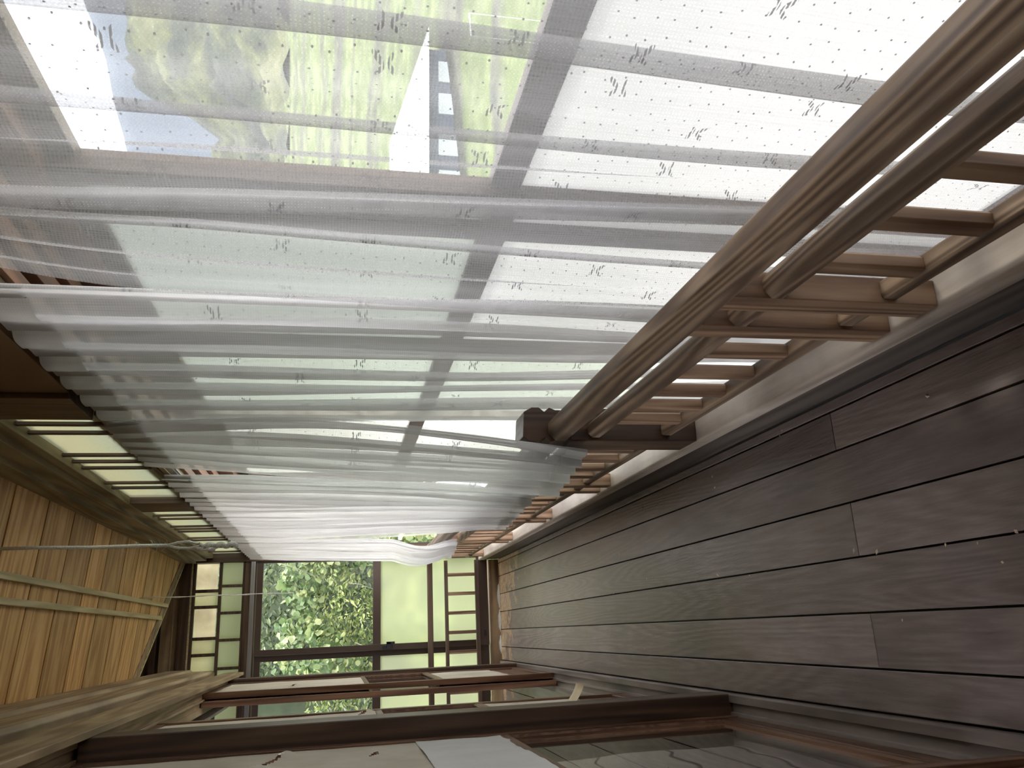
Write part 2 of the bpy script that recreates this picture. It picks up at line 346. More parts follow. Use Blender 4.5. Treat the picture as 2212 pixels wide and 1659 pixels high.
# ceiling: boards across the corridor, cut off along a slanting edge at the far end
cz = lambda x, y=0: 2.124 - .0914 * x
edge_y = lambda x: 4.86 + (x + .19) * (5.69 - 4.86) / (.72)
ceil_y = [-1.5] + [-1.2 + .29 * i for i in range(13)] + [2.74, 3.05, 3.342, 3.635, 3.884, 4.186, 4.437, 4.69, 4.91, 5.14, 5.36, 5.52, 5.69]
ceil_y = sorted(v for v in ceil_y if not (2.3 < v < 2.7))
ceil_y.insert(ceil_y.index(2.74), 2.47)
def ceil_boards():
    vs, fs, rnd = [], [], []
    for a, b in zip(ceil_y[:-1], ceil_y[1:]):
        a += .006; b -= .006
        # clip against the slanting edge
        poly = [(-.30, a), (.53, a), (.53, b), (-.30, b)]; out = []
        inside = lambda p: p[1] <= edge_y(p[0]) - .10
        for i in range(4):
            p, q = poly[i], poly[(i + 1) % 4]
            if inside(p): out.append(p)
            if inside(p) != inside(q):
                lo, hi = 0.0, 1.0
                for _ in range(30):
                    md = (lo + hi) / 2; s_ = (p[0] + (q[0] - p[0]) * md, p[1] + (q[1] - p[1]) * md)
                    if inside(s_) == inside(p): lo = md
                    else: hi = md
                out.append((p[0] + (q[0] - p[0]) * lo, p[1] + (q[1] - p[1]) * lo))
        if len(out) < 3: continue
        n = len(vs); k = len(out); rv = random.random()
        vs += [(x, y, cz(x)) for x, y in out] + [(x, y, cz(x) + .012) for x, y in out]; rnd += [rv] * 2 * k
        fs += [tuple(range(n, n + k)), tuple(range(n + k, n + 2 * k))[::-1]] + [(n + i, n + (i + 1) % k, n + k + (i + 1) % k, n + k + i) for i in range(k)]
    me = bpy.data.meshes.new('ceiling'); me.from_pydata(vs, [], fs); me.materials.append(M['ceil'])
    bm = bmesh.new(); bm.from_mesh(me); bmesh.ops.recalc_face_normals(bm, faces=bm.faces); bm.to_mesh(me); bm.free()
    a = me.attributes.new('rnd', 'FLOAT', 'POINT'); a.data.foreach_set('value', rnd)
    o = bpy.data.objects.new('ceiling', me); C.objects.link(o)
    return tag(o, 'stained honey-coloured ceiling boards laid across the corridor', 'ceiling', None, 'structure')
ceil_boards()
def slant(x0, x1, o0, o1, z0, z1, name, mat, label, cat):
    p = [(x0, edge_y(x0) + o0), (x1, edge_y(x1) + o0), (x1, edge_y(x1) + o1), (x0, edge_y(x0) + o1)]
    m_ = MB(); vs = [(x, y, cz(x) + z0) for x, y in p] + [(x, y, cz(x) + z1) for x, y in p]
    m_.add(vs, [(0, 1, 2, 3), (7, 6, 5, 4), (0, 4, 5, 1), (1, 5, 6, 2), (2, 6, 7, 3), (3, 7, 4, 0)])
    return tag(m_.build(name, mat, None, .001), label, cat, None, 'structure')
slant(-.30, .53, -.105, -.012, -.004, .012, 'trim_5', M['plank_x'], 'dark slanting edge plank closing the ceiling at the far end', 'plank')
slant(-.26, .53, -.013, .004, -.012, .016, 'trim_6', M['batten'], 'thin pale slanting strip at the far edge of the ceiling', 'strip')
tag(MB().prism([(-.32, cz(-.32) + .016), (.56, cz(.56) + .016), (.56, cz(.56) + .02), (-.32, cz(-.32) + .02)], 'y', -1.6, 4.7).build('trim_37', M['black'], None), 'black backing sheet standing in for the shade in the joints of the ceiling boards', 'backing', None, 'structure')  # black sheet paints the joints dark in place of real shade
tag(MB().box(-.35, .95, -1.6, 5.8, 2.42, 2.46).build('trim_7', M['roof'], None), 'roof boards above the ceiling void', 'roof boards', None, 'structure')

for i, (xc, ye, nm) in enumerate(((.223, 5.30, 'right'), (.150, 5.18, 'left'))):
    z = cz(xc)
    o = MB().prism([(xc - .011, z - .020), (xc + .011, z - .020), (xc + .011, z - .0005), (xc - .011, z - .0005)], 'y', -1.4, ye).build('ceiling_batten', M['batten'], None, .0015)
    tag(o, ['pale square batten under the ceiling boards, the one nearer the windows with the thin string', 'pale square batten under the ceiling boards, the one nearer the sliding doors'][i], 'batten', 'ceiling battens')

# window-side beam above the transom, stepped
prof = [(.56, 2.12), (.56, 1.898), (.528, 1.898), (.528, 1.938), (.512, 1.938), (.512, 2.003), (.497, 2.003), (.497, 2.12)]
tag(MB().prism(prof, 'y', -1.5, 5.72).build('trim_8', M['beam'], None, .002), 'stepped weathered beam moulding above the window-side transoms', 'beam', None, 'structure')
tag(bx('trim_9', M['beam'], (.548, .60, -1.5, 5.72, 1.657, 1.674)), 'rail below the window-side transoms, mostly behind the curtain headers', 'rail', None, 'structure')
# lintel with sliding grooves over the side windows
mb = MB()
for k, (x0, x1, z0) in enumerate([(.60, .628, 1.645), (.628, .655, 1.675), (.655, .69, 1.645), (.69, .715, 1.675), (.715, .745, 1.645), (.745, .775, 1.675), (.775, .86, 1.60)]):
    mb.box(x0, x1, -1.5, 5.72, z0, 1.72)
tag(mb.build('trim_10', M['lintel'], None, .001), 'reddish grooved lintel above the side windows', 'lintel', None, 'structure')
tag(bx('trim_11', M['roof'], (.60, .95, -1.5, 5.75, 1.721, 1.74)), 'board over the window lintel', 'board', None, 'structure')

# transom on the window side: struts, bars, frosted panes, plain board near the camera
TX = .545
t1 = empty('window_1', (TX, 2.9, 1.69), 'high frosted transom strip between dark bars, nearer bay above the curtains', 'transom window', None, 'structure')
t2 = empty('window_2', (TX, 4.6, 1.69), 'high frosted transom strip between dark bars, farther bay above the curtains', 'transom window', None, 'structure')
def ypx(t): return t
bay1 = [2.16, 2.255, 2.545, 2.645, 2.735, 3.03, 3.105]
bay2 = [3.83, 3.98, 4.22, 4.37, 4.52, 4.80, 5.05, 5.30]
def transom(root, y0, y1, bars):
    MB().box(TX, TX + .010, y0, y1, 1.675, 1.689).build('bottom_rail', M['dark_y'], root)
    for y in bars:
        if y0 + .02 < y < y1 - .02: bx('bar', M['dark_z'], (TX - .001, TX + .008, y - .009, y + .009, 1.690, 1.898), root, .001)
    pane('glass_pane', M['frost_t'], (TX + .012, TX + .015, y0, y1, 1.69, 1.898), root)
transom(t1, 2.07, 3.38, [2.175, 2.268, 2.548, 2.642, 2.742, 3.008, 3.108])
transom(t2, 3.60, 5.69, [3.82, 3.93, 4.20, 4.30, 4.40, 4.69, 4.80, 5.08, 5.18, 5.45])
for i, (a, b, n_, l_) in enumerate(((1.88, 2.07, 12, 'near dark strut between the brown panel and the transom panes'), (3.38, 3.60, 13, 'far dark strut between the two transom bays'))):
    tag(MB().box(.532, .60, a, b, 1.69, 1.90).build('trim_%d' % n_, M['dark_z'], None, .002), l_, 'strut', None, 'structure')
tag(bx('wall_right', M['panel'], (.545, .56, -1.5, 1.88, 1.69, 1.90)), 'plain brown board panel high on the window side, above the near curtains', 'wall panel', None, 'structure')

# ------------------------------------------------------------------ side windows (behind the curtains)
WX = .80; WB = -.34
def side_window(name, y0, y1, x, label, upper='clear', lower='frosted'):
    r_ = empty(name, (x, (y0 + y1) / 2, .075), label, 'window', None, 'structure')
    st = .052
    mb = MB()
    mb.box(x - .014, x + .014, y0, y0 + st, WB, 1.60).box(x - .014, x + .014, y1 - st, y1, WB, 1.60)
    mb.box(x - .014, x + .014, y0 + st, y1 - st, 1.555, 1.60).box(x - .014, x + .014, y0 + st, y1 - st, .765, .825).box(x - .014, x + .014, y0 + st, y1 - st, WB, WB + .07)
    mb.build('frame', M['bronze'], r_, .0015)
    pane('clear_pane' if upper == 'clear' else 'hammered_pane', M['glass'] if upper == 'clear' else M['frost_lit'] if upper == 'bright' else M['frost_half_lit'] if upper == 'mid' else M['frost_h_dim'], (x - .002, x + .002, y0 + st, y1 - st, .825, 1.555), r_)
    pane('lower_clear_pane' if lower == 'clear' else 'frosted_pane', M[{'frosted': 'frost', 'bright': 'frost_lit', 'mid': 'frost_half_lit', 'clear': 'glass'}[lower]], (x - .002, x + .002, y0 + st, y1 - st, WB + .07, .765), r_)
    return r_
tag(MB().box(WX - .02, WX + .014, -1.5, -.11, WB, 1.60).build('added_shutter', M['dark_z'], None), 'added wooden shutter out of view, keeping daylight off the near floor', 'shutter', None, 'structure')  # unseen shutter, added to block daylight and darken the near end
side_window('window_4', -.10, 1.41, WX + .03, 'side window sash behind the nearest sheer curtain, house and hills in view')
side_window('window_12', 2.20, 2.98, WX, 'narrow side window sash beyond the newel post', 'mid', 'mid')  # sash split off its neighbour to carry the half-lit glass copy
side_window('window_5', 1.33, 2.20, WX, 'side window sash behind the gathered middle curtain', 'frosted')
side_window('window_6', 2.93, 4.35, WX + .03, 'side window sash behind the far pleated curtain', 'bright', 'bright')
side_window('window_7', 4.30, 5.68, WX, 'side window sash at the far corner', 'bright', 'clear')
for i, y in enumerate((1.47,)):
    tag(bx('trim_14', M['bronze'], (WX - .015, WX + .05, y - .02, y + .04, WB, 1.60)), 'dark mullion between the two near side windows', 'mullion', None, 'structure')
tag(bx('trim_15', M['sill'], (WX - .04, WX - .016, 2.86, 2.915, WB, 1.60)), 'pale timber stop against the middle side window', 'stop', None, 'structure')

# ------------------------------------------------------------------ end wall
EY = 5.69
tag(bx('trim_16', M['plank_x'], (-1.6, .47, EY - .02, EY + .07, -.02, .066)), 'scuffed brown bottom beam of the end window', 'beam', None, 'structure')
tag(bx('trim_17', M['dark_x'], (-1.6, .56, EY - .02, EY + .08, 1.622, 1.695)), 'dark lintel between the end window and its transom', 'lintel', None, 'structure')
o = MB().box(-1.2, .50, EY - .034, EY - .026, 1.634, 1.640).box(-1.2, .50, EY - .034, EY - .026, 1.648, 1.654).box(-1.2, .50, EY - .026, EY - .0205, 1.630, 1.658).build('curtain_rail', M['alu'], None, .0005)
tag(o, 'empty double aluminium curtain rail along the lintel of the end window', 'curtain rail')
tag(bx('trim_18', M['dark_z'], (.50, .60, EY - .03, EY + .08, -.02, 2.1)), 'dark corner post where the end wall meets the side windows', 'post', None, 'structure')
def sash(name, x0, x1, y, sl, sr, label):
    r_ = empty(name, ((x0 + x1) / 2, y, .078), label, 'window', None, 'structure')
    mb = MB(); t = .014
    mb.box(x0, x0 + sl, y - t, y + t, .078, 1.618).box(x1 - sr, x1, y - t, y + t, .078, 1.618)
    for a, b in ((.078, .154), (.812, .864), (1.580, 1.618)): mb.box(x0 + sl, x1 - sr, y - t, y + t, a, b)
    mb.build('frame', M['bronze'], r_, .0015)
    pane('clear_pane', M['glass'], (x0 + sl, x1 - sr, y - .002, y + .002, .864, 1.580), r_)
    pane('frosted_pane', M['frost_g'], (x0 + sl, x1 - sr, y - .002, y + .002, .154, .812), r_)
    return r_
w8 = sash('window_8', -.098, .50, EY, .038, .012, 'right-hand end window sash, foliage above and bright frosted glass below')
w9 = sash('window_9', -1.0, -.085, EY + .032, .04, .05, 'left-hand end window sash behind the other, half hidden by the sliding doors')
MB().box(-.090, -.066, EY - .026, EY - .0145, .735, .80).box(-.084, -.046, EY - .034, EY - .026, .745, .775).box(-.062, -.046, EY - .034, EY - .026, .72, .775).build('latch', M['black'], w8, .002)
MB().box(-.04, -.0, EY - .016, EY - .0145, .095, .115).build('door_stop', M['black'], w8, .001)
# transom of the end wall with its two rows of panes
w10 = empty('window_10', (0, EY, 1.70), 'end wall transom of dark bars with two rows of hammered glass panes', 'transom window', None, 'structure')
mb = MB(); tt = .013
mb.box(-1.2, .512, EY - tt, EY + tt, 1.696, 1.708).box(-1.2, .512, EY - tt, EY + tt, 1.836, 1.856).box(-1.2, .512, EY - tt, EY + tt, 1.998, 2.018)
up = [.5095, .3215, .2205, .0262, -.0738, -.1825, -.275, -.375, -.47, -.56]; lo = [.511, .350, .180, .012, -.160, -.33, -.50, -.67]
for x in up[1:]: mb.box(x - .010, x + .010, EY - tt, EY + tt, 1.856, 1.998)
for x in lo[1:]: mb.box(x - .009, x + .009, EY - tt, EY + tt, 1.708, 1.836)
mb.box(.500, .512, EY - tt, EY + tt, 1.708, 1.998)
mb.build('bars', M['dark_x'], w10, .001)
pane('hammered_glass', M['frost_t'], (-1.2, .50, EY - .002, EY + .002, 1.708, 1.836), w10)
for a, b in ((up[1], .50), (up[2], up[1]), (up[3], up[2]), (up[4], up[3]), (up[5], up[4]), (-1.2, up[5])):
    big = abs(b - a) > .15
    pane('clear_pane' if big else 'hammered_pane', M['glass'] if big else M['frost_t'], (a + .010, b - .010, EY - .002, EY + .002, 1.856, 1.998), w10)
tag(bx('trim_19', M['batten'], (-1.2, .56, EY - .022, EY, 2.018, 2.026), bevel=.001), 'thin pale strip over the end wall transom', 'strip', None, 'structure')
mb = MB()
tag(bx('wall_back', M['plank_x'], (-1.4, .56, EY, EY + .04, 2.026, 2.46)), 'dark boards above the end wall transom', 'wall', None, 'structure')
tag(bx('trim_20', M['dark_x'], (-1.3, .54, EY - .03, EY - .001, 2.027, 2.085)), 'dark header board over the end wall transom, lowest of the stacked boards', 'board', None, 'structure')
tag(bx('trim_21', M['plank_x'], (-1.3, .50, EY - .045, EY - .001, 2.118, 2.185)), 'mottled brown board high on the end wall under the roof void', 'board', None, 'structure')
tag(bx('trim_22', M['dark_x'], (-1.3, .50, EY - .06, EY - .001, 2.205, 2.24)), 'upper dark board of the end wall inside the roof void', 'board', None, 'structure')
# railing across the end window
er = empty('balustrade', (0, 5.60, 0), 'low dark wooden balustrade across the end window, ladder-like', 'railing')
MB().prism([(y, z) for y, z in oct_(5.60, .488, .035, .036, .008)], 'x', -1.2, .465).build('handrail', M['rail_x'], er, .001)
bx('upper_rail', M['rail_x'], (-1.2, .465, 5.59, 5.612, .366, .389), er); bx('lower_rail', M['rail_x'], (-1.2, .465, 5.59, 5.612, .154, .180), er)
for k in range(12):
    x = .369 - .1255 * k; bx('baluster', M['rail_z'], (x - .011, x + .011, 5.592, 5.610, .180, .366), er, .001)

# ------------------------------------------------------------------ side railing
def railing(name, y0, y1, posts, bals, label, newel):
    r_ = empty(name, (.5, (y0 + y1) / 2, .138), label, 'railing', 'side railings')
    MB().prism(oct_(.502, .528, .066, .066, .019), 'y', y0, y1).build('handrail', M['rail'], r_, .002)
    MB().prism(oct_(.500, .430, .044, .044, .012), 'y', y0, y1).build('middle_rail', M['rail'], r_, .0015)
    MB().prism([(.485, .214), (.517, .214), (.517, .238), (.513, .242), (.489, .242), (.485, .238)], 'y', y0, y1).build('bottom_rail', M['rail'], r_, .001)
    for (a, b) in posts: bx('post', M['rail_z'], (.4775, .523, a, b, .138, .505), r_, .002)
    for y in bals:
        MB().prism([(.487, y - .012), (.492, y - .017), (.508, y - .017), (.513, y - .012), (.513, y + .012), (.508, y + .017), (.492, y + .017), (.487, y + .012)], 'z', .242, .410).build('baluster', M['rail_z'], r_, .001)
    return r_
railing('railing', -1.4, 2.01, [(-.10, -.05), (.02, .07), (1.060, 1.115), (1.182, 1.238)], [-.65, -.5, -.36, .165, .30, .435, .57, .705, .835, .972, 1.365, 1.50, 1.633, 1.76, 1.888],
        'near wooden railing with a thick chamfered handrail, in front of the first curtains', True)
b2 = [2.24, 2.38, 2.52, 2.65, 3.03, 3.155, 3.28, 3.40, 3.52, 3.88, 4.01, 4.14, 4.27, 4.40, 4.79, 4.92, 5.05, 5.18, 5.31]
railing('railing', 2.13, 5.62, [(2.755, 2.80), (2.88, 2.925), (3.60, 3.645), (3.72, 3.765), (4.49, 4.535), (4.61, 4.655), (5.45, 5.50)], b2,
        'far wooden railing beyond the newel, partly under the pleated curtains', False)
nw = empty('newel_post', (.515, 2.07, .138), 'dark square newel post with a carved cap between the two railings', 'newel post')
bx('shaft', M['dark_z'], (.470, .560, 2.012, 2.128, .139, .50), nw, .003)
MB().prism([(.474, .50), (.556, .50), (.556, .535), (.563, .552), (.551, .566), (.563, .58), (.563, .60), (.551, .622), (.482, .628), (.470, .612), (.470, .585), (.480, .566), (.468, .552), (.474, .535)], 'y', 2.018, 2.122).build('cap', M['dark_z'], nw, .002)

# ------------------------------------------------------------------ curtains
def cat(p0, p1, p2, p3, t):
    return .5 * ((2 * p1) + (-p0 + p2) * t + (2 * p0 - 5 * p1 + 4 * p2 - p3) * t * t + (-p0 + 3 * p1 - 3 * p2 + p3) * t ** 3)
def curtain(name, label, nodes, xt, xb, zt, zb0, zb1, rows, mat, seed, tape=.085, hem=.06, bow=0.0, bulge=None, group='sheer curtains', ybow=(0, 0), kick=None):
    """nodes: (y_top, y_low, x_off_top, x_off_low) along the cloth; the path may double back on itself"""
    nd = np.array(nodes, float); K = len(nd); sub = 7
    ss = []
    for i in range(K - 1):
        for j in range(sub): ss.append((i, j / sub))
    ss.append((K - 2, 1.0))
    def ev(col):
        out = []
        for i, t_ in ss:
            g = lambda k: nd[min(max(k, 0), K - 1), col]
            out.append(cat(g(i - 1), g(i), g(i + 1), g(i + 2), t_))
        return np.array(out)
    yt, yb, ot, ob = ev(0), ev(1), ev(2), ev(3)
    n = len(ss); frac = np.linspace(0, 1, n); zb = zb0 + (zb1 - zb0) * frac
    T = np.concatenate([np.array([0, .012, .025, .04, .055]), np.linspace(.07, 1, rows - 5)])
    ph = rng.uniform(0, 6.28, 8)
    P = np.zeros((len(T), n, 3))
    for k, t_ in enumerate(T):
        e = t_ * t_ * (3 - 2 * t_) * .35 + t_ * .65
        y = yt * (1 - e) + yb * e; xo = ot * (1 - t_) + ob * t_
        env = min(1, t_ * 5)
        y = y + math.sin(PI * t_) * (ybow[0] * (1 - frac) ** 2 + ybow[1] * frac ** 2)
        if kick: y = y + kick * max(0, 1 - t_ / .16) ** 2 * frac ** 6
        wr = env * (.0035 * np.sin(yt * 41 + 3.1 * t_ + ph[0]) + .003 * np.sin(yt * 77 - 5 * t_ + ph[1]) + .0022 * np.sin(yt * 133 + 7.5 * t_ + ph[2]) + .006 * np.sin(yt * 13 + 2.2 * t_ + ph[3]) * math.sin(PI * t_))
        x = xt + (xb - xt) * t_ + xo + wr - bow * math.sin(PI * t_)
        y = y + env * .004 * np.sin(9 * t_ + yt * 9 + ph[4])
        z = zt + (zb - zt) * t_
        if bulge: x, y, z = bulge(t_, x, y, z, frac)
        if xb < .5: x = np.where(z < .62, np.minimum(x, .461), x)
        P[k] = np.stack([x, y, z * np.ones(n)], 1)
    mid = P[len(T) // 2]; u = np.concatenate([[0], np.cumsum(np.linalg.norm(np.diff(mid, axis=0), axis=1))]) + seed * .37
    def grid(nm, r0, r1, mt, off, parent, tg=None):
        Q = P[r0:r1].copy(); R = Q.shape[0]; Q[:, :, 0] += off
        idx = np.arange(R * n).reshape(R, n)
        fs = np.stack([idx[:-1, :-1], idx[1:, :-1], idx[1:, 1:], idx[:-1, 1:]], -1).reshape(-1, 4)
        me = bpy.data.meshes.new(nm); me.from_pydata(Q.reshape(-1, 3).tolist(), [], fs.tolist()); me.materials.append(mt)
        uvl = me.uv_layers.new(name='UVMap'); UU = np.stack([np.broadcast_to(u, (R, n)), Q[:, :, 2]], -1).reshape(-1, 2)
        li = np.empty(len(me.loops), dtype=np.int32); me.loops.foreach_get('vertex_index', li)
        uvl.data.foreach_set('uv', UU[li].ravel())
        for p in me.polygons: p.use_smooth = True
        o = bpy.data.objects.new(nm, me); C.objects.link(o)
        if parent: o.parent = parent
        return o
    body = grid(name, 0, len(T), mat, 0, None)
    tag(body, label, 'curtain', group)
    if tape:
        k = int(np.searchsorted(T, tape / (zt - zb0)))
        o = grid('header_tape', 0, max(k, 3), M['tape'], -.0022, body); o['label'] = 'stiff opaque pleated header tape'
    if hem:
        k = int(np.searchsorted(T, 1 - hem / (zt - zb0)))
        o = grid('hem', min(k, len(T) - 3), len(T), M['hem'], -.002, body); o['label'] = 'doubled bottom hem'
    return body
def zfold(y_t, y_b, w_t, w_b, d=.006, base_t=0.0, base_b=0.0):
    return [(y_t - w_t * .6, y_b - w_b * .6, base_t, base_b), (y_t + w_t * .5, y_b + w_b * .5, base_t, base_b), (y_t + w_t * .5, y_b + w_b * .5, base_t + d, base_b + d),
            (y_t - w_t * .5, y_b - w_b * .5, base_t + d, base_b + d), (y_t - w_t * .5, y_b - w_b * .5, base_t + 2 * d, base_b + 2 * d), (y_t + w_t * .6, y_b + w_b * .6, base_t + 2 * d, base_b + 2 * d)]
# nearest curtain, stretched nearly flat
nodes = [(-.75, -.65, 0, 0)] + zfold(-.6, -.5, .05, .05) + [(-.3, -.2, .015, .01)] + zfold(-.05, .05, .03, .03) + [(.2, .26, -.008, .0), (.4, .46, .008, .01)] + zfold(.60, .71, .030, .026) + \
    [(.66, .775, -.010, .0), (.70, .81, .006, .0)] + zfold(.752, .856, .022, .012, .004) + [(.82, .905, -.004, 0), (.86, .93, .012, .01), (.91, .955, -.006, 0)] + \
    zfold(.972, .995, .030, .030) + [(.995, 1.09, -.006, -.004)] + zfold(1.01, 1.20, .010, .010, .004) + [(1.03, 1.26, .012, .01), (1.06, 1.31, -.006, 0), (1.085, 1.345, .008, .006), (1.10, 1.365, .0, 0), (1.13, 1.40, -.006, -.006), (1.16, 1.43, .004, .0), (1.20, 1.46, .0, .0)]
curtain('curtain', 'nearest sheer white curtain with woven sprigs, stretched almost flat behind the handrail', nodes, .515, .595, 1.655, -.12, -.10, 80, M['cloth'], 1, tape=.05, hem=0, kick=-.10)
# middle curtain, hanging outside the handrail
nodes = [(1.225, 1.405, -.012, 0), (1.245, 1.43, -.004, .004)]
for yt_, yb_, wt_, wb_ in ((1.275, 1.49, .02, .035), (1.41, 1.60, .038, .014), (1.545, 1.71, .038, .018), (1.665, 1.82, .04, .03), (1.80, 1.91, .04, .014), (1.925, 2.03, .045, .03)):
    nodes += zfold(yt_, yb_, wt_, wb_, .007) + [(yt_ + .045, yb_ + .038, -.006, .010), (yt_ + .085, yb_ + .07, -.008, -.004)]
nodes += [(2.03, 2.12, .0, .01), (2.045, 2.165, 0, .0)]
curtain('curtain', 'middle sheer curtain tucked behind the handrail, opaque pleated header at its top', nodes, .526, .607, 1.655, -.12, -.10, 80, M['cloth_half_lit'], 2, tape=.095, hem=0, ybow=(0, .09))
# narrow gathered curtain in front of the newel
nodes = [(2.045, 1.955, -.004, .0)]
for yt_, yb_, wt_, wb_ in ((2.10, 2.02, .045, .045), (2.19, 2.12, .05, .05), (2.28, 2.22, .05, .045), (2.37, 2.33, .05, .05), (2.45, 2.42, .04, .04)):
    nodes += zfold(yt_, yb_, wt_, wb_, .009) + [(yt_ + .048, yb_ + .05, -.006, -.02)]
nodes += [(2.51, 2.50, .0, .0)]
curtain('curtain', 'narrow grey gathered curtain hanging in front of the newel post, hem above the far railing', nodes, .513, .425, 1.66, .47, .41, 60, M['cloth_half_lit'], 3, tape=.095, hem=.065, ybow=(-.19, .07))
# far pleated curtain
nodes = [(2.70, 2.56, -.01, -.01)]
N = 17
for k in range(N):
    f_ = (k + .5) / N; yt_ = 2.73 + (4.52 - 2.73) * f_; yb_ = 2.60 + (3.50 - 2.60) * f_
    j = math.sin(k * 2.4) * .012
    nodes += zfold(yt_ + j, yb_ + j * .6, .045, .026, .008, 0, .006 * math.sin(k * 1.7)) + [(yt_ + .055, yb_ + .028, -.008, -.014 * (k % 2))]
nodes += [(4.56, 3.53, 0, 0)]
curtain('curtain', 'far white curtain in many narrow pleats, ragged hem over the balusters', nodes, .513, .425, 1.655, .455, .385, 60, M['cloth_lit'], 4, tape=.095, hem=.06, ybow=(-.06, .13))
# last curtain, its foot bunched over the handrail
def bul(t_, x, y, z, frac):
    if t_ > .72:
        q = (t_ - .72) / .28
        x = x - .035 * math.sin(PI * min(1, q * 1.1)) + .015 * q + .012 * np.sin(frac * 23 + 5 * q) * q
        y = y + .05 * q * np.sin(frac * 9 + 1) * q
    return x, y, z
nodes = [(4.56, 4.10, -.008, .0)]
for k in range(9):
    f_ = (k + .5) / 9; yt_ = 4.60 + .92 * f_; yb_ = 4.14 + .86 * f_
    nodes += zfold(yt_, yb_, .045, .035, .008) + [(yt_ + .055, yb_ + .05, -.008, -.018 * ((k + 1) % 2))]
nodes += [(5.55, 5.05, 0, 0)]
curtain('curtain', 'last white curtain beside the end window, its foot bunched over the handrail', nodes, .513, .425, 1.655, .50, .42, 60, M['cloth_lit'], 5, tape=.095, hem=0, bulge=bul, ybow=(-.08, 0))
o = MB().box(.5435, .547, -1.4, 5.6, 1.628, 1.640).box(.5475, .550, -1.4, 5.6, 1.622, 1.654).build('curtain_rail', M['alu'], None, .0004)
tag(o, 'long aluminium curtain rail above the side curtains, bare in the gap between two curtains', 'curtain rail')

# ------------------------------------------------------------------ left side: pillars, door head, doors
def pillar(n, y0, y1, label):
    return tag(MB().box(-.305, -.205, y0, y1, 0, 1.70).box(-.305, -.205, y0, y1, 1.79, 1.85).build('trim_%d' % n, M['dark_z'], None, .003), label, 'pillar', None, 'structure')
pillar(23, 2.26, 2.375, 'near dark brown pillar between the sliding doors')
pillar(24, 5.12, 5.235, 'far dark brown pillar by the end window')
pillar(25, -.62, -.50, 'pillar beside the viewer at the near end of the corridor')
# head beam with door grooves
prof = [(-.315, 1.79), (-.315, 1.70), (-.287, 1.70), (-.287, 1.712), (-.262, 1.712), (-.262, 1.70), (-.252, 1.70), (-.252, 1.712), (-.227, 1.712), (-.227, 1.70), (-.205, 1.70), (-.205, 1.672), (-.186, 1.672), (-.186, 1.790)]
tag(MB().prism(prof, 'y', -1.5, 5.69).build('trim_26', M['beam_l'], None, .002), 'broad pale brown door head beam over the sliding doors', 'beam', None, 'structure')
prof = [(-.30, 2.135), (-.30, 1.85), (-.182, 1.85), (-.170, 1.862), (-.170, 1.985), (-.158, 1.997), (-.158, 2.133)]
tag(MB().prism(prof, 'y', -1.5, 5.69).build('trim_27', M['beam_l'], None, .003), 'upper pale beam under the ceiling on the door side', 'beam', None, 'structure')
tag(bx('wall_left', M['plaster'], (-.36, -.345, -1.5, 5.69, 1.70, 2.42)), 'white plaster strip seen through the slot above the door head', 'wall', None, 'structure')
for n_, a, b, l_ in ((28, 3.45, 3.60, 'dark strut inside the slot above the door head'), (29, 4.75, 4.83, 'thin dark strut far inside the slot above the door head')):
    tag(MB().box(-.342, -.24, a, b, 1.791, 1.849).build('trim_%d' % n_, M['dark_z'], None, .002), l_, 'strut', None, 'structure')
# floor track
prof = [(-.315, -.02), (-.315, .012), (-.287, .012), (-.287, .004), (-.262, .004), (-.262, .012), (-.252, .012), (-.252, .004), (-.227, .004), (-.227, .014), (-.207, .014), (-.203, .010), (-.203, -.02)]
tag(MB().prism(prof, 'y', -1.5, 5.69).build('trim_30', M['track'], None, .001), 'worn pale floor track of the sliding doors', 'door track', None, 'structure')

def sheet(name, mat, x, y0, y1, z0, z1, parent, seed, amp=.0015, slits=(), res=.012, ragged=False):
    if slits: res = .006
    ny = max(4, int((y1 - y0) / res)); nz_ = max(4, int((z1 - z0) / res)); vs = []; fs = []
    for i in range(nz_ + 1):
        for j in range(ny + 1):
            y = y0 + (y1 - y0) * j / ny; z = z0 + (z1 - z0) * i / nz_
            k = mnoise.noise(Vector((y * 7 + seed, z * 4, seed))) + .5 * mnoise.noise(Vector((y * 19, z * 13 + seed, 3)))
            zz = z
            if ragged and i == 0: zz += .018 * mnoise.noise(Vector((y * 23, seed, 1)))
            e = 0
            for (sy, sz, ey, ez) in slits:
                d_ = abs((y - sy) * (ez - sz) - (z - sz) * (ey - sy)) / math.hypot(ey - sy, ez - sz)
                tt_ = ((y - sy) * (ey - sy) + (z - sz) * (ez - sz)) / ((ey - sy) ** 2 + (ez - sz) ** 2)
                if -.2 < tt_ < 1.2: e += .010 * math.exp(-(d_ / .02) ** 2)
            vs.append((x + amp * k + e * (1 if k > 0 else .4), y, zz))
    for i in range(nz_):
        for j in range(ny):
            yc = y0 + (y1 - y0) * (j + .5) / ny; zc = z0 + (z1 - z0) * (i + .5) / nz_; cut = False
            for (sy, sz, ey, ez) in slits:
                d_ = abs((yc - sy) * (ez - sz) - (zc - sz) * (ey - sy)) / math.hypot(ey - sy, ez - sz)
                tt_ = ((yc - sy) * (ey - sy) + (zc - sz) * (ez - sz)) / ((ey - sy) ** 2 + (ez - sz) ** 2)
                if 0 < tt_ < 1 and d_ < .0055 * math.sin(PI * tt_) ** 2 * (1 + .8 * mnoise.noise(Vector((yc * 60, zc * 60, 1)))) + .0022: cut = True
            if not cut:
                a = i * (ny + 1) + j; fs.append((a, a + 1, a + ny + 2, a + ny + 1))
    o = MB().add(vs, fs).build(name, mat, parent, 0, True)
    return o
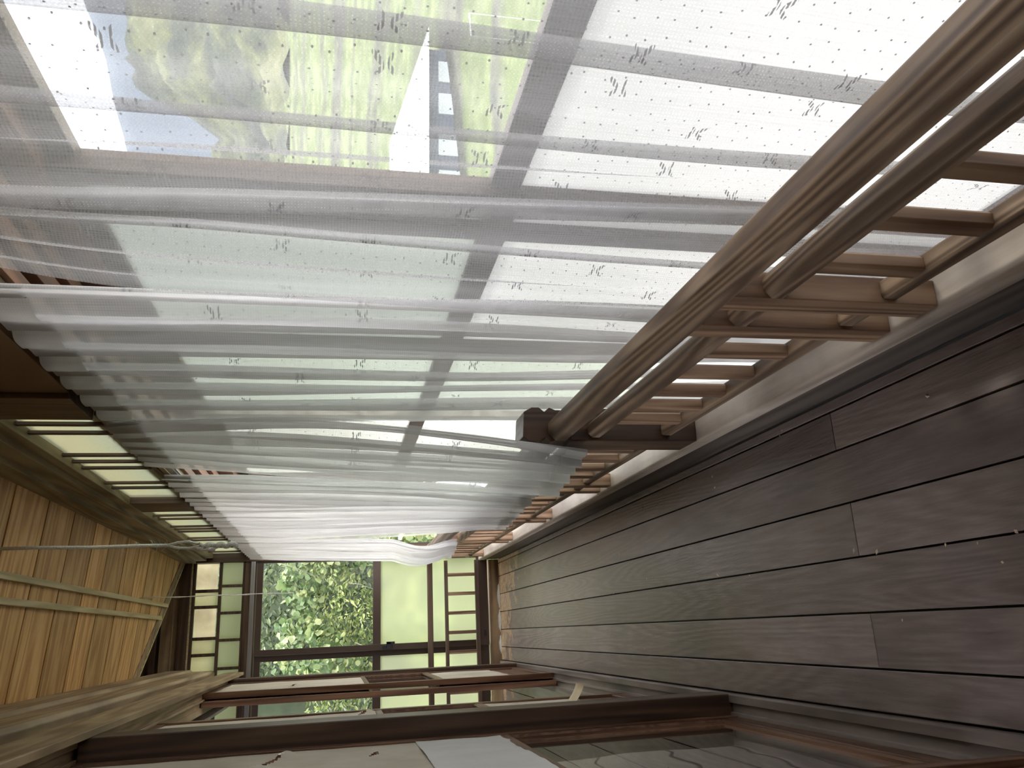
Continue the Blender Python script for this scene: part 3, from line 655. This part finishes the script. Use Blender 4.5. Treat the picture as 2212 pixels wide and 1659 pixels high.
def door(name, y0, y1, x, label, zg0, zg1, wood_low=None, flap=False, slits=(), patch=None):
    """x = centre plane; glass between zg0 and zg1, papered above; papered board below when wood_low is given"""
    r_ = empty(name, (x, (y0 + y1) / 2, .005), label, 'sliding door', 'papered sliding doors', 'structure')
    t = .014
    for a, b in ((y0, y0 + .034), (y1 - .034, y1)): bx('stile', M['red_z'], (x - t, x + t, a, b, .005, 1.708), r_)
    rails = [(.005, .055), (zg1, zg1 + .022), (1.672, 1.708)]
    if wood_low: rails += [(zg0 - .028, zg0)]
    for a, b in rails: bx('rail', M['red_y'], (x - t + .002, x + t - .002, y0 + .034, y1 - .034, a, b), r_)
    # glazing beads
    MB().box(x + .004, x + .010, y0 + .034, y1 - .034, zg0 if wood_low else .055, (zg0 if wood_low else .055) + .008).box(x + .004, x + .010, y0 + .034, y0 + .040, zg0 if wood_low else .055, zg1).box(x + .004, x + .010, y1 - .040, y1 - .034, zg0 if wood_low else .055, zg1).build('bead', M['red_y'], r_, .0005)
    pane('glass_pane', M['door_glass'], (x - .0015, x + .0015, y0 + .034, y1 - .034, zg0 if wood_low else .055, zg1), r_)
    # hidden lattice the paper is glued to
    mb = MB()
    for k in range(1, 4): mb.box(x - .006, x + .001, y0 + .034, y1 - .034, zg1 + .02 + k * (1.66 - zg1) / 4 - .004, zg1 + .02 + k * (1.66 - zg1) / 4 + .004)
    mb.build('lattice', M['red_y'], r_)
    sheet('paper', M['paper'], x + .0075, y0 + .030, y1 - .030, zg1 + .014, 1.685, r_, y0 * 3, .0022, slits)
    if wood_low:
        bx('panel', M['red_y'], (x - .004, x + .003, y0 + .034, y1 - .034, .055, zg0 - .028), r_)
        sheet('lower_paper', M['paper'], x + .0075, y0 + .028, y1 - .028, .20, zg0 - .006, r_, y0 * 5 + 2, .003, ragged=True)
    if flap:
        vs = []; fs = []
        for i in range(7):
            for j in range(5):
                u_ = i / 6; v_ = j / 4; vs.append((x + .010 + .065 * math.sin(u_ * 1.25) , y1 - .20 + v_ * .13 - .03 * u_, .245 - .06 * u_ * (1 - .6 * u_) + .012 * math.sin(v_ * 4)))
        for i in range(6):
            for j in range(4): a = i * 5 + j; fs.append((a, a + 1, a + 6, a + 5))
        o_ = MB().add(vs, fs).build('torn_flap', M['flap'], r_, 0, True); o_['label'] = 'yellowed torn paper flap curling outwards'
    if patch: 
        o_ = sheet('paper_patch', M['patch'], x + .0115, y0 + .03, y1 - .03, patch[0], patch[1], r_, 9.1, .004); o_['label'] = 'whiter crumpled repair paper'
    return r_
door('door_1', 1.345, 2.255, -.2735, 'nearest sliding door, big paper sheet with a slit above clear glass', .055, .66, slits=((1.96, 1.27, 2.14, 1.22), (2.02, 1.02, 2.10, 1.00)), patch=(.675, .90))
door('door_2', 2.378, 3.22, -.2735, 'second sliding door beyond the near pillar, with a torn yellowed paper flap low down', .59, .935, True, True, slits=((3.06, 1.02, 3.17, .99),))
door('door_3', 4.26, 5.115, -.2400, 'far sliding door next to the far pillar, papered above and below its glass', .59, .935, True, slits=((4.5, 1.32, 4.56, 1.30),))
door('door_4', 4.20, 5.10, -.2735, 'far sliding door in the back track, hidden behind the other far door', .59, .935, True)
door('door_5', .28, 1.195, -.2400, 'sliding door right beside the viewer, only its foot in view', .55, .90, True)
door('door_6', -.50, .40, -.2735, 'sliding door behind the viewer', .59, .935, True)

# dark room behind the doors, rest of the shell
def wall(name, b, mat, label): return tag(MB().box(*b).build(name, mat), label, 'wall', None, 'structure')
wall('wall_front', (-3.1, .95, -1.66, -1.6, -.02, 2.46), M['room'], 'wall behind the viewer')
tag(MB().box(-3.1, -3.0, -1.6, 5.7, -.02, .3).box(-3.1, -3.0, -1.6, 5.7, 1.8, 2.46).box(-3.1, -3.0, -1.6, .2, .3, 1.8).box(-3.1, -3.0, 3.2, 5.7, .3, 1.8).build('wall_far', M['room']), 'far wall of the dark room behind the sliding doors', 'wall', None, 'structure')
r_ = empty('added_window_11', (-3.05, 1.7, .3), 'unseen window added to light the room behind the sliding doors', 'window', None, 'structure'); pane('frosted_pane', M['frost_lit'], (-3.052, -3.048, .2, 3.2, .3, 1.8), r_)  # added out of view to brighten the room seen through the door glass
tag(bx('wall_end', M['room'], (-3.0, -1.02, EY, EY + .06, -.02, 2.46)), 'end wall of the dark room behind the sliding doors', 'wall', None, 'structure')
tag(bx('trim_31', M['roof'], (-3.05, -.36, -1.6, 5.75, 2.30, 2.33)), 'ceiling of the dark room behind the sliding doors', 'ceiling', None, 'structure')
tag(bx('trim_32', M['roof'], (.55, .60, -1.6, 5.7, 1.90, 2.46)), 'boards above the window-side transoms', 'boards', None, 'structure')
tag(bx('trim_33', M['roof'], (-3.2, 1.25, -1.7, 6.45, 2.47, 2.53)), 'roof and eaves of the house', 'roof', None, 'structure')
M['soffit'] = wood('soffit_wood', (.20, .16, .09), (.30, .25, .15), (.38, .33, .21), 'y', .7, 10, 2)
tag(MB().prism([(.60, 2.10), (1.25, 2.03), (1.25, 2.06), (.60, 2.14)], 'y', -1.6, 6.5).build('trim_35', M['soffit'], None), 'weathered soffit boards of the eaves outside the side windows', 'soffit', None, 'structure')
tag(MB().prism([(5.74, 2.10), (6.6, 1.985), (6.6, 2.02), (5.74, 2.14)], 'x', -3.0, .60).build('trim_36', M['soffit'], None), 'soffit boards of the eaves outside the end wall transom', 'soffit', None, 'structure')
tag(bx('trim_34', M['plaster'], (.86, .90, -1.6, 5.75, -3.3, -.421)), 'outer wall below the side windows', 'wall', None, 'structure')

# ------------------------------------------------------------------ rope, string, debris
rope = empty('rope', (.285, 2.6, 1.40), 'thick frayed white rope with a loop and braided end, near the far curtain header', 'rope')
pts = [(.285, 2.60, 2.094), (.286, 2.6, 1.95), (.283, 2.6, 1.80), (.285, 2.6, 1.68), (.284, 2.6, 1.60)]
MB().tube(pts, .0052, 8).build('cord', M['rope'], rope, 0, True)
for s_ in (-1, 1):
    MB().tube([(.284, 2.6, 1.60), (.284 + s_ * .008, 2.6 + s_ * .002, 1.57), (.284 + s_ * .010, 2.6, 1.54), (.283 + s_ * .005, 2.6, 1.515), (.282, 2.6, 1.505)], .004, 8).build('loop', M['rope'], rope, 0, True)
hx = []
for k in range(40):
    a = k * .55; hx.append((.281 + .0035 * math.cos(a), 2.6 + .0035 * math.sin(a), 1.51 - k * .0028))
MB().tube(hx, .0080, 8).build('braided_end', M['rope'], rope, 0, True)
MB().tube([(.281 - .009, 2.6, 1.515), (.281 - .011, 2.598, 1.49), (.281 - .012, 2.597, 1.462)], [.007, .006, .006], 8).build('frayed_tail', M['rope'], rope, 0, True)
mb = MB()
for k in range(46):
    z = 1.40 + .35 * random.random(); a = random.random() * 6.28; x0, y0 = .283 + .004 * math.cos(a), 2.6 + .004 * math.sin(a)
    L = .006 + .012 * random.random(); mb.tube([(x0, y0, z), (x0 + L * .7 * math.cos(a), y0 + L * .7 * math.sin(a), z + L * random.uniform(-.6, .8)), (x0 + L * math.cos(a), y0 + L * math.sin(a), z + L * random.uniform(-1, 1))], .0004, 4)
mb.build('fluff', M['rope'], rope)['kind'] = 'stuff'
sp = [(.234, 4.55, 2.085 - .038 * k) for k in range(21)]
sp = [(x + .0015 * math.sin(i * .9), y + .0015 * math.cos(i * 1.3), z) for i, (x, y, z) in enumerate(sp)]
tag(MB().tube(sp, [.0022 + .001 * ((i * 7) % 3) for i in range(21)], 7).build('string', M['rope'], None, 0, True), 'thin white string hanging from a ceiling batten before the end window', 'string')
mb = MB()
for k in range(90):
    y = random.uniform(.9, 5.4) if k < 60 else random.uniform(4.4, 5.6); x = random.choice([random.uniform(-.18, .46), random.uniform(.36, .465), random.gauss(.114, .01)])
    x = min(max(x, -.18), .462); s_ = random.uniform(.0015, .0045); a = random.uniform(0, 3.1); h = s_ * random.uniform(.3, .8)
    c_, n_ = math.cos(a) * s_, math.sin(a) * s_
    mb.add([(x + c_ * 1.8, y + n_ * 1.8, .0003), (x - n_, y + c_, .0003), (x - c_ * 1.5, y - n_ * 1.5, .0003), (x + n_, y - c_, .0003), (x, y, h)], [(0, 1, 4), (1, 2, 4), (2, 3, 4), (3, 0, 4), (3, 2, 1, 0)])
tag(mb.build('dust_crumbs', M['debris']), 'pale crumbs and wood chips scattered over the floor boards', 'debris', None, 'stuff')
mb = MB()
vs = []; 
for i, (a, b) in enumerate(((5.10, .10), (.10, .10))): pass
for (xa, xb_) in ((.14, .30), (-.02, .13), (-.16, -.04)):
    n_ = 14; base = len(mb.v); vv = []; ff = []
    for k in range(n_ + 1):
        x = xa + (xb_ - xa) * k / n_; h = .012 * math.sin(PI * k / n_) + .004 * mnoise.noise(Vector((x * 40, 0, 0)))
        vv += [(x, EY - .0225, .0), (x, EY - .024 - h * .3, .005 + h), (x, EY - .030 - h, .0005)]
    for k in range(n_):
        a = k * 3; ff += [(a, a + 3, a + 4, a + 1), (a + 1, a + 4, a + 5, a + 2)]
    mb.add(vv, ff)
tag(mb.build('peeling_plaster', M['plaster'], None, 0, True), 'curled white flakes lying along the bottom beam of the end window', 'flakes', None, 'stuff')

# ------------------------------------------------------------------ outdoors at the end: shrubs, vines, trees
def leaf_mat(name, c0, c1, c2):
    t = NT(name); at = t.n('ShaderNodeAttribute', attribute_name='rnd')
    col = t.ramp(at.outputs['Fac'], [(0.0, c0), (.55, c1), (1.0, c2)])
    df = t.n('ShaderNodeBsdfPrincipled'); df.inputs['Roughness'].default_value = .45; t.l(col, df.inputs['Base Color'])
    ts = t.n('ShaderNodeBsdfTranslucent'); t.l(col, ts.inputs['Color'])
    return t.end(t.shmix(.4, df.outputs[0], ts.outputs[0]))
def leaves(name, mat, pos, size, label, cat_, asp=.5, round_=False):
    n = len(pos); a = rng.uniform(0, 2 * PI, n); tl = rng.uniform(-1.0, 1.0, n)
    dr = np.stack([np.cos(a), np.sin(a) * .6, tl * .8 - .2], 1); dr /= np.linalg.norm(dr, axis=1)[:, None]
    nr = rng.normal(size=(n, 3)) + np.array([0, -1.2, 1.0]); sd = np.cross(dr, nr); sd /= np.linalg.norm(sd, axis=1)[:, None]
    s_ = size * rng.uniform(.6, 1.3, n)[:, None]; up_ = np.cross(sd, dr)
    if round_:
        prof = [(0, 0), (.25, .5), (.7, .48), (1, 0), (.7, -.48), (.25, -.5)]
    else: prof = [(0, 0), (.35, .5 * asp), (.7, .38 * asp), (1, 0), (.7, -.38 * asp), (.35, -.5 * asp)]
    V = np.stack([pos + dr * s_ * p + sd * s_ * q + up_ * s_ * (.12 * abs(q) * 2 - .1 * p * p) for p, q in prof], 1).reshape(-1, 3)
    b = np.arange(n)[:, None] * 6
    F_ = np.concatenate([b + np.array([[0, 1, 2, 3]]), b + np.array([[0, 3, 4, 5]])], 0)
    me = bpy.data.meshes.new(name); me.from_pydata(V.tolist(), [], F_.tolist()); me.materials.append(mat)
    at = me.attributes.new('rnd', 'FLOAT', 'POINT'); at.data.foreach_set('value', np.repeat(rng.uniform(0, 1, n), 6))
    o = bpy.data.objects.new(name, me); C.objects.link(o)
    return tag(o, label, cat_, None, 'stuff')
def slope_pts(n, x0, x1, z0, z1, yf, depth, clump, seed):
    out = []
    r_ = np.random.default_rng(seed)
    X = r_.uniform(x0, x1, n * 3); Z = r_.uniform(z0, z1, n * 3)
    k = 0
    for x, z in zip(X, Z):
        q = mnoise.noise(Vector((x * clump, z * clump, seed))) 
        if q < -.22: continue
        out.append((x, yf(x, z) - q * depth + r_.normal() * .05, z)); k += 1
        if k >= n: break
    return np.array(out)
M['leaf1'] = leaf_mat('shrub_leaves', (.085, .13, .035), (.21, .275, .08), (.46, .48, .19))
M['leaf2'] = leaf_mat('vine_leaves', (.07, .125, .045), (.17, .24, .095), (.40, .43, .21))
M['leaf3'] = leaf_mat('tree_leaves', (.035, .055, .028), (.085, .12, .055), (.20, .235, .11))
near_y = lambda x, z: 7.6 + .45 * max(0, z) + .25 * x
leaves('shrub', M['leaf1'], slope_pts(22000, -2.2, 1.15, -1.8, 1.35, near_y, .55, 2.2, 3), .052, 'bright green leafy shrubs filling the lower view through the end window', 'shrubs', .34)
leaves('climbing_vine', M['leaf2'], slope_pts(2000, -.3, 1.1, .2, 1.65, lambda x, z: near_y(x, z) - .35 + .1 * z, .3, 1.7, 11), .060, 'round-leaved climbing vine over the shrubs outside the end window', 'vine', 1, True)
leaves('tree', M['leaf3'], slope_pts(26000, -3.5, 1.7, -.6, 4.2, lambda x, z: 8.75 + .35 * z, .5, .9, 23), .085, 'darker tree foliage behind the shrubs, upper part of the end window', 'tree foliage', .4)
M['ground'] = plain('grass_bank', (.045, .06, .03), .9, 0, 4, .35)  # bank colour darkened to hold the shade under the foliage
mb = MB(); gx = 24; gz = 24; vs = []; fs = []
for i in range(gz + 1):
    for j in range(gx + 1):
        x = -5 + 6.3 * j / gx; q = i / gz; y = 6.3 + 5.5 * q; z = -3 + 8.5 * max(0, (q - .28)) ** 1.0 / .72
        vs.append((x, y + .25 * mnoise.noise(Vector((x, q * 6, 0))), z + .2 * mnoise.noise(Vector((x * 1.3, q * 5, 4)))))
for i in range(gz):
    for j in range(gx): a = i * (gx + 1) + j; fs.append((a, a + 1, a + gx + 2, a + gx + 1))
tag(MB().add(vs, fs).build('grass_bank', M['ground'], None, 0, True), 'bank rising outside the end window, coloured dark as shaded soil behind the leaves', 'bank', None, 'structure')
for i, (p, q, r_, l_) in enumerate(((( .62, 7.1, 1.62), (.48, 7.05, 1.25), .004, 'pale bare twig crossing the foliage, upper one in the end window'), ((.42, 7.0, 1.0), (.36, 6.95, .80), .003, 'thin straight pale stem low in the end window view'), ((-.05, 7.05, .95), (-.15, 7.1, .78), .005, 'short pale branch above the middle rail of the end window'))):
    tag(MB().tube([p, tuple((a + b) / 2 + .02 for a, b in zip(p, q)), q], [r_ * .6, r_, r_ * .8], 6).build('twig', plain('twig_bark', (.22, .21, .15), .8) if i == 0 else bpy.data.materials['twig_bark'], None, 0, True), l_, 'twig', 'twigs in the end window')

# ------------------------------------------------------------------ outdoors through the side windows
def polar(name, mat, r0, r1, nr, a0, a1, na, hf, label, cat_, kind, smooth=True):
    vs = []; fs = []
    for i in range(nr + 1):
        r_ = r0 + (r1 - r0) * (i / nr)
        for j in range(na + 1):
            a = math.radians(a0 + (a1 - a0) * j / na); x, y = r_ * math.sin(a), r_ * math.cos(a); vs.append((x, y, hf(x, y, r_, a)))
    for i in range(nr):
        for j in range(na): a = i * (na + 1) + j; fs.append((a, a + 1, a + na + 2, a + na + 1))
    return tag(MB().add(vs, fs).build(name, mat, None, 0, smooth), label, cat_, None, kind)
def field_mat():
    t = NT('terraced_field'); tc = t.n('ShaderNodeTexCoord'); sp = t.n('ShaderNodeSeparateXYZ'); t.l(tc.outputs['Object'], sp.inputs[0])
    n = t.n('ShaderNodeTexNoise', Scale=.12, Detail=2.0); t.l(tc.outputs['Object'], n.inputs['Vector'])
    h = t.math('ADD', t.math('MULTIPLY', sp.outputs[2], .42), t.math('MULTIPLY', n.outputs['Fac'], .6))
    cb = t.n('ShaderNodeCombineXYZ'); t.l(h, cb.inputs[0]); n2 = t.n('ShaderNodeTexNoise', Scale=2.4, Detail=3.0); t.l(cb.outputs[0], n2.inputs['Vector'])
    c = t.ramp(n2.outputs['Fac'], [(.30, (.022, .026, .016)), (.42, (.055, .052, .044)), (.5, (.10, .135, .035)), (.60, (.14, .18, .05)), (.66, (.060, .058, .050)), (.76, (.028, .034, .020))])
    n3 = t.n('ShaderNodeTexNoise', Scale=1.2, Detail=6.0); t.l(tc.outputs['Object'], n3.inputs['Vector'])
    ln = t.n('ShaderNodeVectorMath', operation='LENGTH'); t.l(tc.outputs['Object'], ln.inputs[0])
    c = t.mix(.35, c, t.ramp(n3.outputs['Fac'], [(.4, (.03, .036, .025)), (.65, (.19, .20, .13))]))
    c = t.mix(t.math('LESS_THAN', ln.outputs['Value'], 13.5), c, (.74, .72, .69))  # pale ground near the house, added as a reflector for the panes
    bs = t.n('ShaderNodeBsdfPrincipled'); bs.inputs['Roughness'].default_value = .9; t.l(c, bs.inputs['Base Color']); return t.end(bs.outputs[0])
def hf_field(x, y, r_, a):
    if r_ < 22: return -3.4
    return -3.4 + (r_ - 22) * .222
polar('ground_outside', field_mat(), 3, 61, 60, 12, 100, 40, hf_field, 'terraced green and olive fields rising beyond the side windows, pale bounce ground added close in', 'field', 'structure')
def forest_mat():
    t = NT('forest'); tc = t.n('ShaderNodeTexCoord'); n = t.n('ShaderNodeTexNoise', Scale=.11, Detail=6.0, Roughness=.65); t.l(tc.outputs['Object'], n.inputs['Vector'])
    c = t.ramp(n.outputs['Fac'], [(.38, (.012, .019, .016)), (.5, (.032, .042, .026)), (.58, (.085, .095, .04)), (.68, (.14, .14, .07))])
    bs = t.n('ShaderNodeBsdfPrincipled'); bs.inputs['Roughness'].default_value = .9; t.l(c, bs.inputs['Base Color']); return t.end(bs.outputs[0])
def hf_forest(x, y, r_, a):
    q = (r_ - 58.6) / 32; e_ = min(1, max(0, (36.6 - math.degrees(a)) / 4.0)); top = .222 - .085 * e_ * e_ * (3 - 2 * e_) + .010 * mnoise.noise(Vector((a * 60, 1, 0)))
    base = 1.1 + r_ * (.062 + (top - .062) * min(1, q))
    return base + 2.0 * mnoise.noise(Vector((x * .22, y * .22, 0))) * min(1, q * 4) + 1.2 * mnoise.noise(Vector((x * .6, y * .6, 3)))
polar('forest_hill', forest_mat(), 58.6, 94, 46, 15, 75, 110, hf_forest, 'wooded hillside with yellowish crowns, seen through the nearest curtain', 'forest', 'stuff')
def hf_mt(x, y, r_, a):
    q = min(1, (r_ - 200) / 80); e = .232 + .004 * (math.degrees(a) - 32) + .012 * mnoise.noise(Vector((a * 14, 0, 0)))
    return 1.1 + r_ * e * q + 3 * mnoise.noise(Vector((x * .03, y * .03, 0)))
polar('mountain', plain('mountain', (.085, .105, .135), 1.0, 0, .02, .12), 200, 290, 12, 10, 80, 80, hf_mt, 'pale blue mountain ridge under the sky behind the wooded hill', 'mountain', 'structure')
def far_pt(px, py, dist):
    v = Vector(AX[0]) * (px - 1106) + Vector(AX[1]) * (py - 829.5) + f * 1740.0; v.normalize(); return Vector((0, 0, 1.1)) + v * dist
ho = far_pt(930, 270, 27); hs_ = empty('house', (ho.x, ho.y, -3.4), 'small house with a bright pale hipped roof and blue-grey walls beyond the curtain', 'house')
ang = math.radians(-8); ex = Vector((math.cos(ang), math.sin(ang), 0)); ey = Vector((-math.sin(ang), math.cos(ang), 0)); base = Vector((ho.x, ho.y, -3.4))
def hb(name, u0, u1, v0, v1, z0, z1, mat, par):
    vs = [tuple(base + ex * u_ + ey * v_ + Vector((0, 0, z_))) for u_ in (u0, u1) for v_ in (v0, v1) for z_ in (z0, z1)]
    return MB().add(vs, [(0, 1, 3, 2), (4, 6, 7, 5), (0, 4, 5, 1), (2, 3, 7, 6), (0, 2, 6, 4), (1, 5, 7, 3)]).build(name, mat, par)
wl_ = plain('house_wall', (.08, .10, .14), .8); 
body = hb('wall', -2.6, 2.6, 0, 4.5, 0, 1.95, wl_, hs_)
for k, u0 in enumerate((-2.2, -1.0, .4, 1.5)): hb('window', u0, u0 + .7, -.04, 0.0, .8, 1.6, plain('house_window_%d' % k, (.55, .60, .62), .2), hs_)
rv = [(-3.1, -.5, 1.95), (3.1, -.5, 1.95), (3.1, 5, 1.95), (-3.1, 5, 1.95), (-2.0, 2.2, 3.0), (0.4, 2.2, 3.0)]
MB().add([tuple(base + ex * a + ey * b + Vector((0, 0, c))) for a, b, c in rv], [(0, 1, 5, 4), (1, 2, 5), (2, 3, 4, 5), (3, 0, 4), (0, 3, 2, 1)]).build('roof', plain('pale_roof', (.85, .87, .88), .35), hs_)
p0, p1 = far_pt(1014, 28, 20), far_pt(1018, 78, 20)
mb = MB().tube([p0, p1], .018, 8)
for p in (p0, p1): mb.tube([(p.x, p.y, -3.4), (p.x, p.y, p.z)], .008, 6)
tag(mb.build('garden_bar', plain('pole_paint', (.85, .85, .82), .5)), 'thin white bar on two stakes by the fields outside the near window', 'bar')
